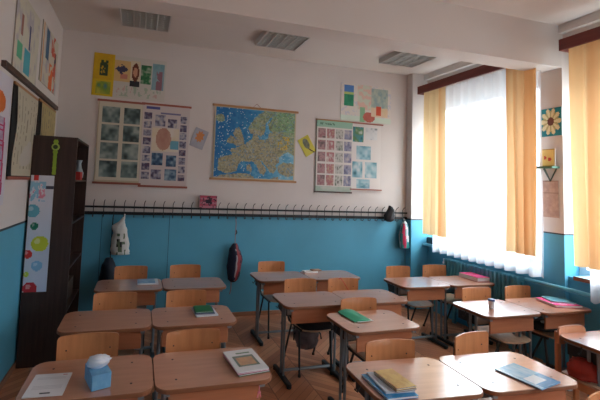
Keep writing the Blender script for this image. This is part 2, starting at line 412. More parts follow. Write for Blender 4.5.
# ------------------------------------------------------------------ desks
DW, DD, DZ = .592, .395, .65
desk = empty('school_desk')
b = MB().prism(rrect(DW, DD, .07, 6), DZ-.022, DZ, 0, 1, bev=.003)
for sx in (-1, 1):
    for sy in (-1, 1): b.prism([(sx*(DW/2-.105)+.006*math.cos(a*PI/4), sy*(DD/2-.09)+.006*math.sin(a*PI/4)) for a in range(8)], DZ-.001, DZ+.0012, 2)
b.build('desktop', [M['desk'], M['edge'], M['screw']], desk)
MB().prism(rrect(.46, .014, .004, 2), DZ-.148, DZ-.024, 0).build('modesty_panel', M['panel'], desk, loc=(0, -DD/2+.05, 0))
for sx in (-1, 1):
    lg = MB()
    for dy in (-.028, .028): lg.tube([(sx*.238, dy, .03), (sx*.238, dy, DZ-.045)], .0105, 8)
    lg.box(sx*.238-.014, sx*.238+.014, -.17, .17, DZ-.046, DZ-.022)
    lg.build('leg', M['grey_tube'], desk, smooth=False)
    ft = MB().prism([(sx*.238+x, y) for x, y in rrect(.034, .37, .015, 4)], .008, .036, 0, bev=.006)
    for y in (-.16, .16): ft.prism([(sx*.238+x, y+q) for x, q in rrect(.036, .035, .015, 3)], 0, .012, 1)
    ft.build('foot', [M['tube'], M['black']], desk)
MB().tube([(-.238, 0, .065), (.238, 0, .065)], .013, 8).build('crossbar', M['grey_tube'], desk, smooth=True)
s = MB().box(-.222, .222, -.02, .17, DZ-.13, DZ-.124); s.box(-.222, -.216, -.02, .17, DZ-.124, DZ-.05); s.box(.216, .222, -.02, .17, DZ-.124, DZ-.05)
s.build('book_shelf', M['tube'], desk)
for sx in (-1, 1):
    k = MB().tube([(sx*.252, .06, DZ-.03), (sx*.262, .06, DZ-.06), (sx*.275, .06, DZ-.085), (sx*.29, .06, DZ-.07)], .005, 6)
    k.build('bag_hook', M['tube'], desk, smooth=True)
GD = 'single school desks set in joined pairs'
DESKS = [
 (.755, 2.04, 0, 'front-left desk carrying the blue tissue box and loose white sheets'),
 (1.35, 2.035, 0, 'front desk carrying the picture book stack, second from the left wall'),
 (.77, 2.82, 0, 'bare second-row desk of the left block, beside the dark bookcase'),
 (1.365, 2.815, 0, 'left-block desk with the green and white notebooks on it'),
 (.895, 3.705, 0, 'back-row desk nearest the bookcase, holding a pale blue book'),
 (1.49, 3.70, 0, 'bare back-row desk of the left block, right of the one with the pale blue book'),
 (2.45, 3.87, 0, 'back-row desk of the middle block, left of its pair, one chair pulled behind it'),
 (3.045, 3.865, 0, 'back-row desk of the middle block, right of its pair, with no chair'),
 (2.42, 3.065, 0, 'bare middle-block desk with dark seat and grey bag beneath it'),
 (3.012, 3.065, 0, 'bare middle-block desk right of the one above the slung grey bag'),
 (2.66, 2.505, .03, 'unpaired desk with the green folder on it'),
 (2.36, 1.72, -.05, 'front desk with the blue folder and yellow exercise books on it'),
 (2.953, 1.69, -.05, 'front desk with the light blue booklet, glaring white from the window'),
 (3.86, 3.46, 0, 'bare back-row desk of the window block, left of its pair'),
 (4.453, 3.46, 0, 'back-row desk with the pink folder, nearest the radiator'),
 (3.945, 2.60, 0, 'window-block desk with the small cup on it'),
 (4.538, 2.60, 0, 'desk next to the pillar holding pink and teal folders'),
 (4.13, 1.84, 0, 'bare glaring desk cut by the right edge of the view'),
]
for i, (x, y, rz, lb) in enumerate(DESKS):
    o = desk if i == 0 else copy_tree(desk)
    o.location = (x, y, 0); o.rotation_euler.z = rz; tag(o, lb, 'desk', GD)

# ------------------------------------------------------------------ chairs
def curved_plate(w, z0, z1, depth, t, r, nx=16, lean=0.):
    b = MB(); rows = 7
    def col(x):
        e = w/2-abs(x)
        if e < r: return r-math.sqrt(max(0, r*r-(r-e)**2))
        return 0
    xs = [-w/2*math.cos(PI*i/nx) for i in range(nx+1)]
    for side in (0, 1):
        for j in range(rows+1):
            for x in xs:
                c = col(x); a, bb = z0+c, z1-c; z = a+(bb-a)*j/rows
                y = -depth*(2*x/w)**2+(t if side else 0)+lean*(z-z0); b.v.append((x, y, z))
    N = nx+1; S = N*(rows+1)
    for j in range(rows):
        for i in range(nx):
            a = j*N+i; b.face((a, a+1, a+N+1, a+N)); b.face((S+a+1, S+a, S+a+N, S+a+N+1))
    for i in range(nx):
        b.face((i+1, i, S+i, S+i+1)); a = rows*N+i; b.face((a, a+1, S+a+1, S+a))
    for j in range(rows):
        a = j*N; b.face((a, a+N, S+a+N, S+a)); a += nx; b.face((a+N, a, S+a, S+a+N))
    return b
SZ = .40
def seat_mb(z):
    b = MB(); nx, ny = 10, 10; w, d = .33, .36
    def pt(i, j, dz):
        u, v = i/nx*2-1, j/ny*2-1
        # squircle outline
        k = .13; x = u*(1-k*v*v*abs(u)**3)*w/2; y = v*(1-k*u*u*abs(v)**3)*d/2
        return (x, y, z+dz+.008*(u*u)-.012*max(0, -v-.5)**1)
    for dz in (0, -.012):
        for j in range(ny+1):
            for i in range(nx+1): b.v.append(pt(i, j, dz))
    N = nx+1; S = N*N
    for j in range(ny):
        for i in range(nx):
            a = j*N+i; b.face((a, a+1, a+N+1, a+N)); b.face((S+a+1, S+a, S+a+N, S+a+N+1))
    for i in range(nx): b.face((i+1, i, S+i, S+i+1)); a = ny*N+i; b.face((a, a+1, S+a+1, S+a))
    for j in range(ny): a = j*N; b.face((a, a+N, S+a+N, S+a)); a += nx; b.face((a+N, a, S+a, S+a+N))
    return b
chair = empty('school_chair')        # origin on the floor under the backrest; the seat reaches towards -y
seat_mb(SZ).build('seat', M['seat'], chair, smooth=True, loc=(0, -.285, 0))
curved_plate(.33, .545, .722, .034, .009, .016).build('backrest', M['ply'], chair, smooth=True)
for o in kids(chair):
    if o.name.startswith('backrest'):
        for sx in (-1, 1): MB().tube([(sx*.118, -.0195, .64), (sx*.118, -.015, .64)], .0045, 8).build('rivet', M['screw'], o)
for sx in (-1, 1):
    MB().tube([(sx*.145, -.38, SZ-.022), (sx*.150, -.42, .012)], .0095, 8).build('leg', M['tube'], chair, smooth=True)
    MB().tube([(sx*.145, -.20, SZ-.022), (sx*.150, -.04, .012)], .0095, 8).build('leg', M['tube'], chair, smooth=True)
    MB().tube([(sx*.142, -.22, SZ-.022), (sx*.142, -.11, SZ-.020), (sx*.138, -.075, SZ+.01), (sx*.122, .0, .56), (sx*.118, .003, .68)], .0095, 8).build('back_post', M['tube'], chair, smooth=True)
    MB().box(sx*.145-.01, sx*.145+.01, -.41, -.13, SZ-.03, SZ-.012).build('seat_rail', M['tube'], chair)
    for y in (-.42, -.04): MB().tube([(sx*.150, y, 0), (sx*.150, y, .022)], .013, 8).build('foot_cap', M['black'], chair)
MB().tube([(-.14, -.28, SZ-.022), (.14, -.28, SZ-.022)], .008, 8).build('crossbar', M['tube'], chair, smooth=True)
GC = 'plywood school chairs behind the desks'
CHAIRS = [
 (.70, 2.40, .03, 'plywood chair behind the front-left desk, its backrest just beyond the tissue box'),
 (1.30, 2.36, .02, 'plywood chair behind the front desk with the picture books'),
 (.80, 3.22, 0, 'plywood chair behind the bare second-row desk nearest the bookcase'),
 (1.36, 3.21, 0, 'plywood chair behind the desk with the green and white notebooks'),
 (.90, 4.17, 0, 'plywood chair against the blue wall below the hanging white bag'),
 (1.465, 4.18, 0, 'plywood chair at the blue wall between the white bag and the dark blue sack'),
 (2.49, 4.28, 0, 'plywood chair behind the back-row middle desk, right of the dark blue sack'),
 (2.50, 3.47, -.03, 'plywood chair with dark seat cover and the grey bag slung under it'),
 (2.95, 3.44, -.03, 'plywood chair with a thin red cord across its backrest'),
 (2.725, 2.81, 0, 'plywood chair behind the desk with the green folder'),
 (2.43, 2.01, -.04, 'plywood chair behind the front desk with blue folder and yellow books'),
 (3.03, 2.01, .18, 'plywood chair turned sideways behind the glaring front desk with the light blue booklet'),
 (3.95, 3.90, 0, 'plywood chair in the back row below the colourful bag on the rack'),
 (4.49, 3.92, -.05, 'plywood chair in the back row beside the radiator'),
 (4.09, 2.95, -.03, 'plywood chair behind the desk with the small cup'),
 (4.60, 2.95, .02, 'plywood chair standing against the radiator, behind the pink and teal folders'),
]
for i, (x, y, rz, lb) in enumerate(CHAIRS):
    o = chair if i == 0 else copy_tree(chair)
    o.location = (x, y, 0); o.rotation_euler.z = rz; tag(o, lb, 'chair', GC)
c = copy_tree(chair); c.location = (3.09, 1.30, 0); tag(c, 'plywood chair of which only the backrest top shows at the bottom right corner', 'chair', GC)
# older wooden chair behind the right-edge desk
wc = empty('wooden_chair', (3.975, 2.04, 0))
curved_plate(.26, .58, .70, .02, .012, .03).build('backrest', M['ply'], wc, smooth=True)
seat_mb(SZ).build('seat', M['seat'], wc, smooth=True, loc=(.02, -.185, 0))
for sx in (-1, 1):
    MB().prism(rrect(.042, .022, .006, 2), 0, .66).build('leg', M['ply'], wc, loc=(sx*.085, .02, 0))
    MB().prism(rrect(.032, .032, .006, 2), 0, SZ-.014).build('leg', M['ply'], wc, loc=(sx*.13, -.31, 0))
    MB().box(sx*.125-.009, sx*.125+.009, -.30, .01, SZ-.06, SZ-.013).build('seat_rail', M['ply'], wc)
tag(wc, 'older chair with flat wooden back posts behind the bare desk at the right edge', 'chair')

# ------------------------------------------------------------------ cabinet (bookcase)
CX, CY0, CY1, CZ = .375, 3.64, 4.42, 1.98
cb = empty('bookcase', (.19, 4.03, 0))
def cbx(name, *a, m='cab'): 
    o = MB().box(*a).build(name, M[m], cb); o.matrix_parent_inverse = Matrix.Translation((-.19, -4.03, 0)); return o
cbx('side_panel', .015, CX, CY0, CY0+.02, 0, CZ); cbx('side_panel', .015, CX, CY1-.02, CY1, 0, CZ)
cbx('top_panel', .015, CX, CY0+.02, CY1-.02, CZ-.02, CZ); cbx('back_panel', .015, .025, CY0+.02, CY1-.02, .02, CZ-.02, m='cab_in')
for z in (.06, .44, .82, 1.22, 1.60): cbx('shelf', .025, CX-.005, CY0+.02, CY1-.02, z-.018, z)
cbx('plinth', CX-.03, CX-.012, CY0+.02, CY1-.02, 0, .042)
tag(cb, 'tall dark brown open bookcase standing against the left wall near the back corner', 'bookcase')
def thing_box(name, x0, x1, y0, y1, z0, z1, m, lb, cat, grp=None):
    return tag(MB().box(x0, x1, y0, y1, z0, z1).build(name, m), lb, cat, grp)
thing_box('box', .24, .36, 4.02, 4.16, 1.60, 1.68, mat('red_card', rgb(168, 40, 34), .6), 'small red box on the upper shelf of the dark bookcase', 'box')
b = MB(); prof = [(.03, 0), (.045, .03), (.05, .07), (.03, .12), (.02, .17), (.03, .20), (.034, .205)]
for (rr, z) in prof:
    for k in range(14): b.v.append((rr*math.cos(k*2*PI/14), rr*math.sin(k*2*PI/14), z))
for j in range(len(prof)-1):
    for k in range(14): a = j*14+k; c2 = j*14+(k+1) % 14; b.face((a, c2, c2+14, a+14))
b.face(list(range(14))[::-1])
tag(b.build('vase', mat('pale_ceramic', rgb(150, 168, 176), .3), smooth=True, loc=(.31, 4.26, 1.60)), 'slim pale grey vase on the upper shelf of the dark bookcase', 'vase')
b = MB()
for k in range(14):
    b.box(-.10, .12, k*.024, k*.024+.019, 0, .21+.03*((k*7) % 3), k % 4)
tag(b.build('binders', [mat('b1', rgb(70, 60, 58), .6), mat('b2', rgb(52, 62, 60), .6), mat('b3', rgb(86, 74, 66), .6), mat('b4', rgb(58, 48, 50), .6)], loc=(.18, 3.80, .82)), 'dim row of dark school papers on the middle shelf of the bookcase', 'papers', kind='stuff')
thing_box('cup', .30, .345, 3.70, 3.745, 1.22, 1.34, mat('white_cup', rgb(215, 214, 212), .4), 'small white beaker on the bookcase shelf at hook-rack height', 'beaker')
thing_box('box', .12, .33, 3.95, 4.25, .44, .62, mat('card_box', rgb(70, 52, 42), .7), 'low brown cardboard box on a lower shelf of the dark bookcase', 'box')

# tall poster with coloured balls on the bookcase side
def balls(u, v):
    c = lerp(rgb(214, 216, 226), rgb(180, 196, 222), v*.8*(.5+u*.5))
    if v < .05 and .12 < u < .34: return rgb(205, 60, 60)
    if .04 < v < .25 and u < .66:
        n = fnoise(u*7, v*22, 3)
        if n > .55 and .05 < v < .23: return lerp(rgb(110, 175, 215), rgb(150, 200, 220), n)
        if n < .33 and .08 < v < .22: return rgb(220, 140, 165)
    if .09 < v < .115 and u > .62: return rgb(70, 75, 95)
    asp = 1.02/.19
    for (cx, cy, r, q) in ((.18, .31, .30, (96, 168, 190)), (.30, .44, .17, (38, 120, 96)), (.58, .59, .36, (196, 206, 62)), (.10, .68, .19, (216, 62, 58)), (.52, .78, .24, (130, 180, 215)), (.30, .97, .30, (186, 50, 60)), (.1, .85, .12, (190, 200, 70))):
        dx = (u-cx); dy = (v-cy)*asp
        if dx*dx+dy*dy < r*r: return lerp(rgb(*q), (1, 1, 1), .25 if (dx+r*.3)**2+(dy+r*.3)**2 < (r*.35)**2 else 0)
    return c
tag(sheet('poster', .185, 1.0, 24, 110, balls, (.115, CY0-.002, 1.13)), 'tall narrow white poster with coloured balls on the end of the dark bookcase', 'poster')
g = MB()
for (x, z, rr) in ((0, .15, .02), (0, .105, .033), (0, .06, .02), (0, .02, .016), (0, -.03, .016), (0, -.08, .017), (0, -.125, .017)):
    g.tube([(x, 0, z), (x, -.012, z)], rr, 10, 1 if rr > .03 else 0)
g.box(-.014, .014, -.008, 0, -.14, .17)
g.tube([(0, -.014, .105), (0, -.016, .105)], .02, 10, 2)
tag(g.build('paper_ornament', [mat('lime_paper', rgb(142, 172, 52), .6), mat('lime_light', rgb(168, 190, 90), .6), mat('dark_green_face', rgb(30, 60, 30), .6)], loc=(.20, CY0-.002, 1.78)), 'green paper wristwatch shaped ornament hanging on the upper bookcase end', 'ornament')

# ------------------------------------------------------------------ posters on the back wall
YS = YB-.003
def batten(parent, w, z, m, t=.012, x=0): return MB().box(x-w/2, x+w/2, -.016, 0, z-t, z+t).build('batten', m, parent)
def drawings_left(u, v):
    c = rgb(205, 200, 192)
    if u < .26 and v < .62:
        c = lerp(rgb(214, 172, 32), rgb(196, 158, 40), fnoise(u*30, v*12, 2))
        if .09 < u < .20 and .16 < v < .52 and fnoise(u*34, v*12, 4) > .42: c = rgb(60, 78, 56)
        return c
    if u < .28:
        if v > .66 and .05 < u < .24 and v < .95: return photo(u*4, v*2, 8, [rgb(70, 120, 140), rgb(120, 150, 60), rgb(190, 180, 70), rgb(60, 110, 90)])
        return rgb(210, 178, 40)
    if .26 < u < .50 and .12 < v < .62:
        d = abs((u-.38)/.09)+abs((v-.32)/.13)
        if d < 1 and fnoise(u*40, v*20, 9) > .35: return rgb(64, 62, 88)
        if .36 < u < .46 and .44 < v < .54: return rgb(196, 128, 108)
        return rgb(212, 178, 122)
    if .50 < u < .64 and .10 < v < .70:
        dx, dy = (u-.57)/.05, (v-.36)/.22
        if dx*dx+dy*dy < 1: return rgb(206, 150, 120) if dx*dx*1.3+(dy-.0)**2*1.6 < .45 else rgb(110, 54, 36)
        if v > .56: return rgb(40, 40, 48)
        return rgb(216, 200, 170)
    if .65 < u < .79 and .16 < v < .62: return photo(u*8, v*5, 12, [rgb(30, 84, 60), rgb(58, 120, 76), rgb(180, 190, 170)])
    if .80 < u < .97 and .08 < v < .72:
        if .86 < u < .95 and v > .28 and fnoise(u*30, v*10, 3) > .4: return rgb(150, 110, 122)
        return lerp(rgb(96, 150, 162), rgb(150, 178, 190), fnoise(u*20, v*6, 7))
    if .32 < u < .94 and .70 < v < .96:
        n = fnoise(u*26, v*9, 5)
        return lerp(c, rgb(150, 176, 150), .7) if n > .62 else (lerp(c, rgb(196, 150, 140), .6) if n < .3 else c)
    return c
o = sheet('drawing_board', .82, .50, 82, 44, drawings_left, (.755, YS, 2.82)); o.rotation_euler.y = .012
tag(o, 'board of children drawings with yellow sheets and a bearded face, upper left of back wall', 'drawings')
def pal_grey(): return [rgb(38, 42, 44), rgb(78, 88, 90), rgb(128, 142, 142), rgb(176, 182, 178)]
def animals(u, v):
    for r in range(4):
        for c in range(2):
            x0, y0 = .10+c*.46, .065+r*.225
            if x0 < u < x0+.38 and y0 < v < y0+.20:
                return photo((u-x0)/.38, (v-y0)/.2, 10+r*2+c, [rgb(34, 40, 42), rgb(70, 86, 86), rgb(112, 130, 128), rgb(158, 168, 162)])
    if u < .03 or u > .97 or v > .97: return rgb(188, 174, 150)
    return rgb(206, 198, 180)
p = empty('wall_chart', (.68, YS, 2.05))
sheet('chart_sheet', .50, .93, 44, 80, animals, (0, -.004, 0), parent=p); batten(p, .53, .475, M['batten']); batten(p, .53, -.475, M['batten'])
tag(p, 'wall chart of eight dark animal photos in two columns, left of the map', 'chart')
def portraits(u, v):
    c = rgb(204, 192, 190)
    if .02 < v < .05 and .08 < u < .36: return rgb(84, 88, 150)
    if .09 < v < .105 and .38 < u < .80: return rgb(120, 118, 150)
    for (x0, y0, w, h, s) in [(.04, .10+i*.105, .15, .085, i) for i in range(8)]+[(.80, .12+i*.105, .15, .085, i+20) for i in range(8)]+\
            [(.26, .12, .22, .14, 40), (.54, .16, .20, .11, 41), (.24, .60, .23, .15, 42), (.53, .62, .22, .14, 43), (.24, .80, .21, .12, 44), (.52, .79, .24, .14, 45)]:
        if x0 < u < x0+w and y0 < v < y0+h:
            pal = [rgb(44, 46, 72), rgb(92, 84, 108), rgb(150, 150, 168), rgb(196, 186, 180)] if s % 3 else [rgb(96, 44, 50), rgb(84, 80, 110), rgb(170, 160, 165)]
            if s in (42, 43, 45): pal = [rgb(28, 50, 80), rgb(70, 100, 130), rgb(150, 175, 190)]
            return photo((u-x0)/w*1.2, (v-y0)/h*1.2, s, pal)
    dx, dy = (u-.46)/.16, (v-.42)/.14
    if dx*dx+dy*dy < 1: return lerp(rgb(198, 156, 138), rgb(172, 120, 104), fnoise(u*12, v*12, 2))
    if .60 < u < .78 and .44 < v < .54: return rgb(110, 165, 185)
    if .22 < u < .78 and .28 < v < .58: return lerp(rgb(216, 198, 160), rgb(222, 212, 205), fnoise(u*9, v*9, 1))
    return c
p = empty('wall_chart', (1.20, YS, 2.045))
sheet('chart_sheet', .555, .955, 56, 92, portraits, (0, -.006, 0), parent=p); batten(p, .585, .485, M['batten']); batten(p, .575, -.49, M['batten'])
tag(p, 'pinkish wall chart of many small pictures around a head, between animal chart and map', 'chart')
# flower drawing
def flower(u, v):
    d = math.hypot(u-.5, (v-.40))
    if d < .27+.05*math.sin(8*math.atan2(v-.4, u-.5)): return rgb(206, 136, 84)
    return lerp(rgb(178, 176, 184), rgb(160, 164, 178), fnoise(u*5, v*5, 3))
o = sheet('flower_drawing', .17, .24, 22, 30, flower, (1.605, YS, 2.16)); o.rotation_euler.y = .32
tag(o, 'small tilted drawing of an orange flower left of the map', 'drawing')
# map
LAND = [[(.07,.84),(.08,.72),(.20,.68),(.26,.69),(.33,.73),(.29,.78),(.27,.88),(.16,.92),(.10,.90)],
 [(.20,.69),(.25,.66),(.21,.60),(.28,.57),(.36,.53),(.42,.47),(.47,.44),(.49,.36),(.52,.38),(.53,.45),(.60,.44),(.66,.42),(.68,.33),(.74,.31),(.68,.28),(.66,.20),(.72,.10),(.67,.08),(.60,.18),(.60,.30),(.55,.38),(.51,.33),(.45,.35),(.42,.28),(.50,.12),(.60,.02),(.75,0),(1,0),(1,.62),(.95,.60),(.90,.56),(.84,.60),(.78,.66),(.79,.73),(.74,.77),(.76,.83),(.71,.90),(.67,.82),(.60,.73),(.54,.70),(.60,.80),(.64,.86),(.59,.92),(.54,.80),(.48,.73),(.40,.74),(.33,.74)],
 [(.25,.53),(.28,.44),(.24,.36),(.28,.28),(.32,.33),(.35,.47),(.36,.52)], [(.17,.49),(.19,.42),(.24,.42),(.23,.50)], [(.03,.13),(.10,.12),(.11,.18),(.06,.21),(.03,.18)],
 [(.79,.80),(.86,.75),(1,.76),(1,.90),(.90,.93),(.82,.90)], [(.04,1),(.10,.96),(.25,.94),(.45,.93),(.50,1)], [(.72,.97),(.80,.96),(.80,.98),(.72,.985)], [(.42,.80),(.45,.80),(.45,.88),(.42,.88)]]
def europe(u, v):
    if u < .012 or u > .988 or v < .012 or v > .985: return rgb(196, 180, 150)
    du, dv = (fnoise(u*40, v*40, 1)-.5)*.02, (fnoise(u*40+9, v*40, 2)-.5)*.02
    land = any(inpoly(u+du+a, v+dv+b, P) for P in LAND for (a, b) in ((0, 0), (.018, 0), (0, .014), (-.012, -.012)))
    n = fnoise(u*22, v*20, 4)
    if land:
        g, t, br = rgb(132, 172, 130), rgb(168, 162, 132), rgb(168, 136, 96)
        f = max(0, (u-.62)*2.2)*max(0, (.75-v)*2)+(.35 if v < .3 else 0)
        c = lerp(t, g, f*1.2+(n-.5)*.8); c = lerp(c, br, (n-.6)*2.2*(v+.1))
        if .78 < u < .92 and .36 < v < .56 and n > .55: c = rgb(206, 176, 76)
        q = fnoise(u*64, v*60, 11)
        if q > .62: c = lerp(c, rgb(96, 92, 80), .5)
        elif q < .3: c = lerp(c, rgb(196, 194, 170), .5)
        if fnoise(u*60+3, v*60, 13) > .66: c = lerp(c, rgb(110, 150, 175), .6)
        return c
    deep, mid, sh = rgb(36, 112, 172), rgb(74, 156, 200), rgb(150, 204, 218)
    f = .1+max(0, u-.12)*1.3+(n-.5)*.9
    c = lerp(deep, mid, f); c = lerp(c, sh, f-.62)
    if fnoise(u*60, v*55, 21) > .76: c = rgb(196, 214, 216)
    return c
p = empty('wall_map', (2.33, YS, 2.135))
sheet('map_sheet', 1.09, .90, 130, 108, europe, (0, -.006, 0), parent=p); batten(p, 1.15, .462, M['batten_tan'], .013); batten(p, 1.15, -.458, M['batten_tan'], .013)
s = MB().tube([(-.05, -.008, .475), (-.005, -.008, .52), (.005, -.008, .52), (.05, -.008, .475)], .0025, 6); s.build('hanging_cord', M['batten'], p)
tag(p, 'large blue, green and brown map of Europe hanging in the middle of the back wall', 'map')
def leaf(u, v):
    dx, dy = (u-.52)/.24, (v-.38)/.30
    if dx*dx+dy*dy < 1: return lerp(rgb(96, 104, 88), rgb(136, 140, 118), fnoise(u*10, v*10, 3))
    if abs(u-.52-(v-.68)*.9) < .05 and v > .66: return rgb(96, 72, 48)
    return rgb(208, 198, 82)
o = sheet('leaf_drawing', .17, .25, 24, 32, leaf, (3.045, YS, 2.165)); o.rotation_euler.y = -.55
tag(o, 'tilted yellow sheet with a grey oval leaf, between map and picture charts', 'drawing')
def insects(u, v):
    if u < .025: return rgb(70, 90, 80)
    if v < .09: return lerp(rgb(150, 190, 168), rgb(96, 130, 112), 1 if (.03 < v < .06 and .1 < u < .5 and fnoise(u*50, v*50, 3) > .45) else 0)
    if v > .925: return lerp(rgb(150, 176, 160), rgb(198, 196, 190), fnoise(u*8, v*20, 4))
    for r in range(5):
        for c in range(4):
            x0, y0 = .055+c*.24, .115+r*.165
            if x0 < u < x0+.20 and y0 < v < y0+.14:
                s = r*4+c; pal = ([rgb(140, 80, 92), rgb(176, 140, 140), rgb(96, 84, 88)], [rgb(84, 84, 104), rgb(140, 140, 165), rgb(190, 180, 180)], [rgb(70, 66, 62), rgb(200, 196, 190), rgb(96, 110, 96)], [rgb(196, 178, 150), rgb(168, 100, 108), rgb(206, 200, 190)])[(s*7) % 4]
                return photo((u-x0)/.2*1.3, (v-y0)/.14*1.3, s+60, pal)
    return rgb(214, 208, 202)
p = empty('wall_chart', (3.445, YS, 2.05))
sheet('chart_sheet', .545, .955, 58, 96, insects, (0, -.006, 0), parent=p); batten(p, .56, .483, M['batten_tan'], .008); batten(p, .56, -.486, M['dark_frame'], .01)
tag(p, 'pale green wall chart with a grid of twenty small pictures, right of the map', 'chart')
def bluephotos(u, v):
    for k, (x0, y0, w, h) in enumerate(((.03, .05, .36, .23), (.16, .40-.06, .50, .21), (.03, .58, .33, .25), (.46, .58, .42, .25), (.18, .85, .44, .14), (.46, .05, .42, .18))):
        if x0 < u < x0+w and y0 < v < y0+h:
            pal = [rgb(40, 90, 100), rgb(100, 150, 165), rgb(150, 186, 196), rgb(196, 208, 210)]
            if k == 5: pal = [rgb(70, 80, 86), rgb(204, 206, 208), rgb(214, 214, 214), rgb(216, 216, 216)]
            if k == 0: pal = [rgb(30, 60, 62), rgb(70, 140, 150), rgb(90, 130, 80), rgb(190, 200, 190)]
            return photo((u-x0)/w, (v-y0)/h, 80+k, pal)
    return rgb(220, 214, 210)
p = empty('wall_chart', (3.945, YS, 2.07))
sheet('chart_sheet', .455, .90, 46, 86, bluephotos, (0, -.003, 0), parent=p); batten(p, .50, .462, M['batten'], .008, .01); batten(p, .50, -.455, M['batten'], .008)
tag(p, 'white chart with six pale blue photos, nearest the window on the back wall', 'chart')
def drawings_right(u, v):
    c = rgb(218, 210, 202)
    if .06 < u < .25 and .04 < v < .60:
        if v < .22: return rgb(84, 128, 190)
        if v < .30: return rgb(176, 196, 120)
        return lerp(rgb(30, 122, 92), rgb(60, 150, 110), fnoise(u*20, v*9, 3))
    if .60 < u < .94 and .06 < v < .84:
        if .70 < u < .80 and .55 < v < .80: return rgb(206, 84, 60)
        if v < .58: return lerp(rgb(130, 160, 168), rgb(196, 200, 180), fnoise(u*24, v*10, 5))
        return lerp(rgb(214, 190, 150), rgb(226, 200, 180), fnoise(u*12, v*8, 6))
    dx, dy = (u-.56)/.12, (v-.86)/.14
    if dx*dx+dy*dy < 1: return lerp(rgb(196, 110, 96), rgb(170, 84, 76), fnoise(u*20, v*20, 3))
    if .38 < u < .48 and v > .60: return rgb(140, 186, 150)
    if .32 < u < .60 and v < .66: return lerp(c, rgb(222, 176, 160), .75) if fnoise(u*16, v*12, 9) > .5 else lerp(c, rgb(190, 206, 180), .5)
    if v > .86: return rgb(206, 220, 206)
    if fnoise(u*20, v*14, 13) > .6: return lerp(c, rgb(180, 186, 214), .5)
    return c
tag(sheet('drawing_board', .80, .52, 80, 48, drawings_right, (3.93, YS, 2.815)), 'board of pastel children drawings, upper right of the back wall', 'drawings')
def pinkpic(u, v):
    if .38 < u < .62 and .30 < v < .62: return rgb(50, 40, 52)
    if fnoise(u*9, v*7, 2) > .62: return rgb(70, 50, 62)
    return lerp(rgb(176, 74, 96), rgb(190, 120, 136), math.floor(v*6) % 2)
tag(sheet('picture', .21, .15, 22, 16, pinkpic, (1.745, YB-.052, 1.393), t=.01), 'small pink and black picture propped on the coat rack', 'picture')

# ------------------------------------------------------------------ left wall
LX = .003
def kids_board(seed, blue):
    def f(u, v):
        if u < .03: return rgb(110, 96, 88)
        n = fnoise(u*9, v*7, seed)
        if blue:
            if .40 < u < .66 and .62 < v < .96: return rgb(78, 172, 190)
            if .12 < u < .32 and .62 < v < .84: return rgb(96, 178, 140)
            if .55 < u < .62 and .28 < v < .60: return rgb(60, 62, 110)
            if .22 < u < .30 and .26 < v < .52: return rgb(150, 96, 84)
        else:
            if .05 < u < .12: return rgb(200, 150, 110)
            if .24 < u < .42 and .02 < v < .55: return rgb(60, 96, 128) if n > .4 else rgb(70, 140, 110)
            if .50 < u < .72 and v > .55 and n > .38: return rgb(222, 110, 52)
            if .55 < u < .9 and n > .56: return rgb(200, 84, 60)
            if .78 < u < .90 and .25 < v < .6: return rgb(60, 50, 70)
        return lerp(rgb(202, 196, 178), rgb(176, 170, 176), (n-.55)*4)
    return f
tag(sheet('drawing_board', .63, .60, 50, 48, kids_board(3, True), (LX, 3.30, 2.70), PI/2), 'large board of drawings with turquoise shapes, high on the left wall', 'drawings')
tag(sheet('drawing_board', .66, .56, 50, 44, kids_board(8, False), (LX, 4.04, 2.77), PI/2), 'second board of drawings with orange patches, high on the left wall near the corner', 'drawings')
tag(MB().box(0, .03, 2.80, 4.47, 2.345, 2.385).build('wooden_rail', M['dark_frame']), 'dark wooden picture rail on the left wall below the drawing boards', 'rail')
def magenta(u, v):
    s = .22+.16*v
    if v > .32 and abs(u-s-.25) < .26 and v < .92:
        q = (v*26) % 1
        if abs(u-s-.25) > .20 or q < .16: return rgb(176, 30, 96)
        return lerp(rgb(196, 190, 205), rgb(140, 110, 150), fnoise(u*20, v*50, 3))
    dx, dy = (u-.50)/.26, (v-.22)/.08
    if dx*dx+dy*dy < 1: return rgb(214, 112, 48)
    if v < .14 and u < .3: return rgb(56, 120, 110)
    return rgb(206, 202, 212)
tag(sheet('poster', .42, .90, 40, 86, magenta, (LX, 2.82, 1.86), PI/2), 'white poster with a magenta ladder strip at the left edge of the view', 'poster')
def parch(seed, base):
    def f(u, v):
        if abs((u*7) % 1-.5) < .12 and .06 < v < .92 and vnoise(u*14, v*30, seed) > .45: return lerp(base, rgb(120, 112, 96), .8)
        return lerp(base, tuple(x*.85 for x in base), fnoise(u*4, v*6, seed))
    return f
def backed(y0, y1, z0, z1, base, seed, lb, curl):
    p = empty('wall_hanging', (LX, (y0+y1)/2, (z0+z1)/2), PI/2); w, h = y1-y0, z1-z0
    MB().box(-w/2, w/2, -.006, 0, -h/2, h/2).build('backing_board', M['black'], p)
    sheet('text_sheet', w-.10, h-.03, 36, 60, parch(seed, base), (.04, -.007, .004), parent=p, t=.003, warp=lambda u, v: ((u-.5)*curl*math.cos(v*7), -.004*math.sin(v*6)-.004, 0))
    batten(p, w, -h/2, M['batten'], .012); batten(p, w, h/2-.01, M['batten_tan'], .01); tag(p, lb, 'wall hanging')
backed(3.06, 3.70, 1.60, 2.31, rgb(196, 188, 166), 4, 'yellowed text scroll on a black backing, on the left wall in front of the bookcase', .035)
backed(3.76, 4.42, 1.62, 2.33, rgb(188, 168, 118), 6, 'ochre text scroll on the left wall partly hidden by the bookcase', .01)

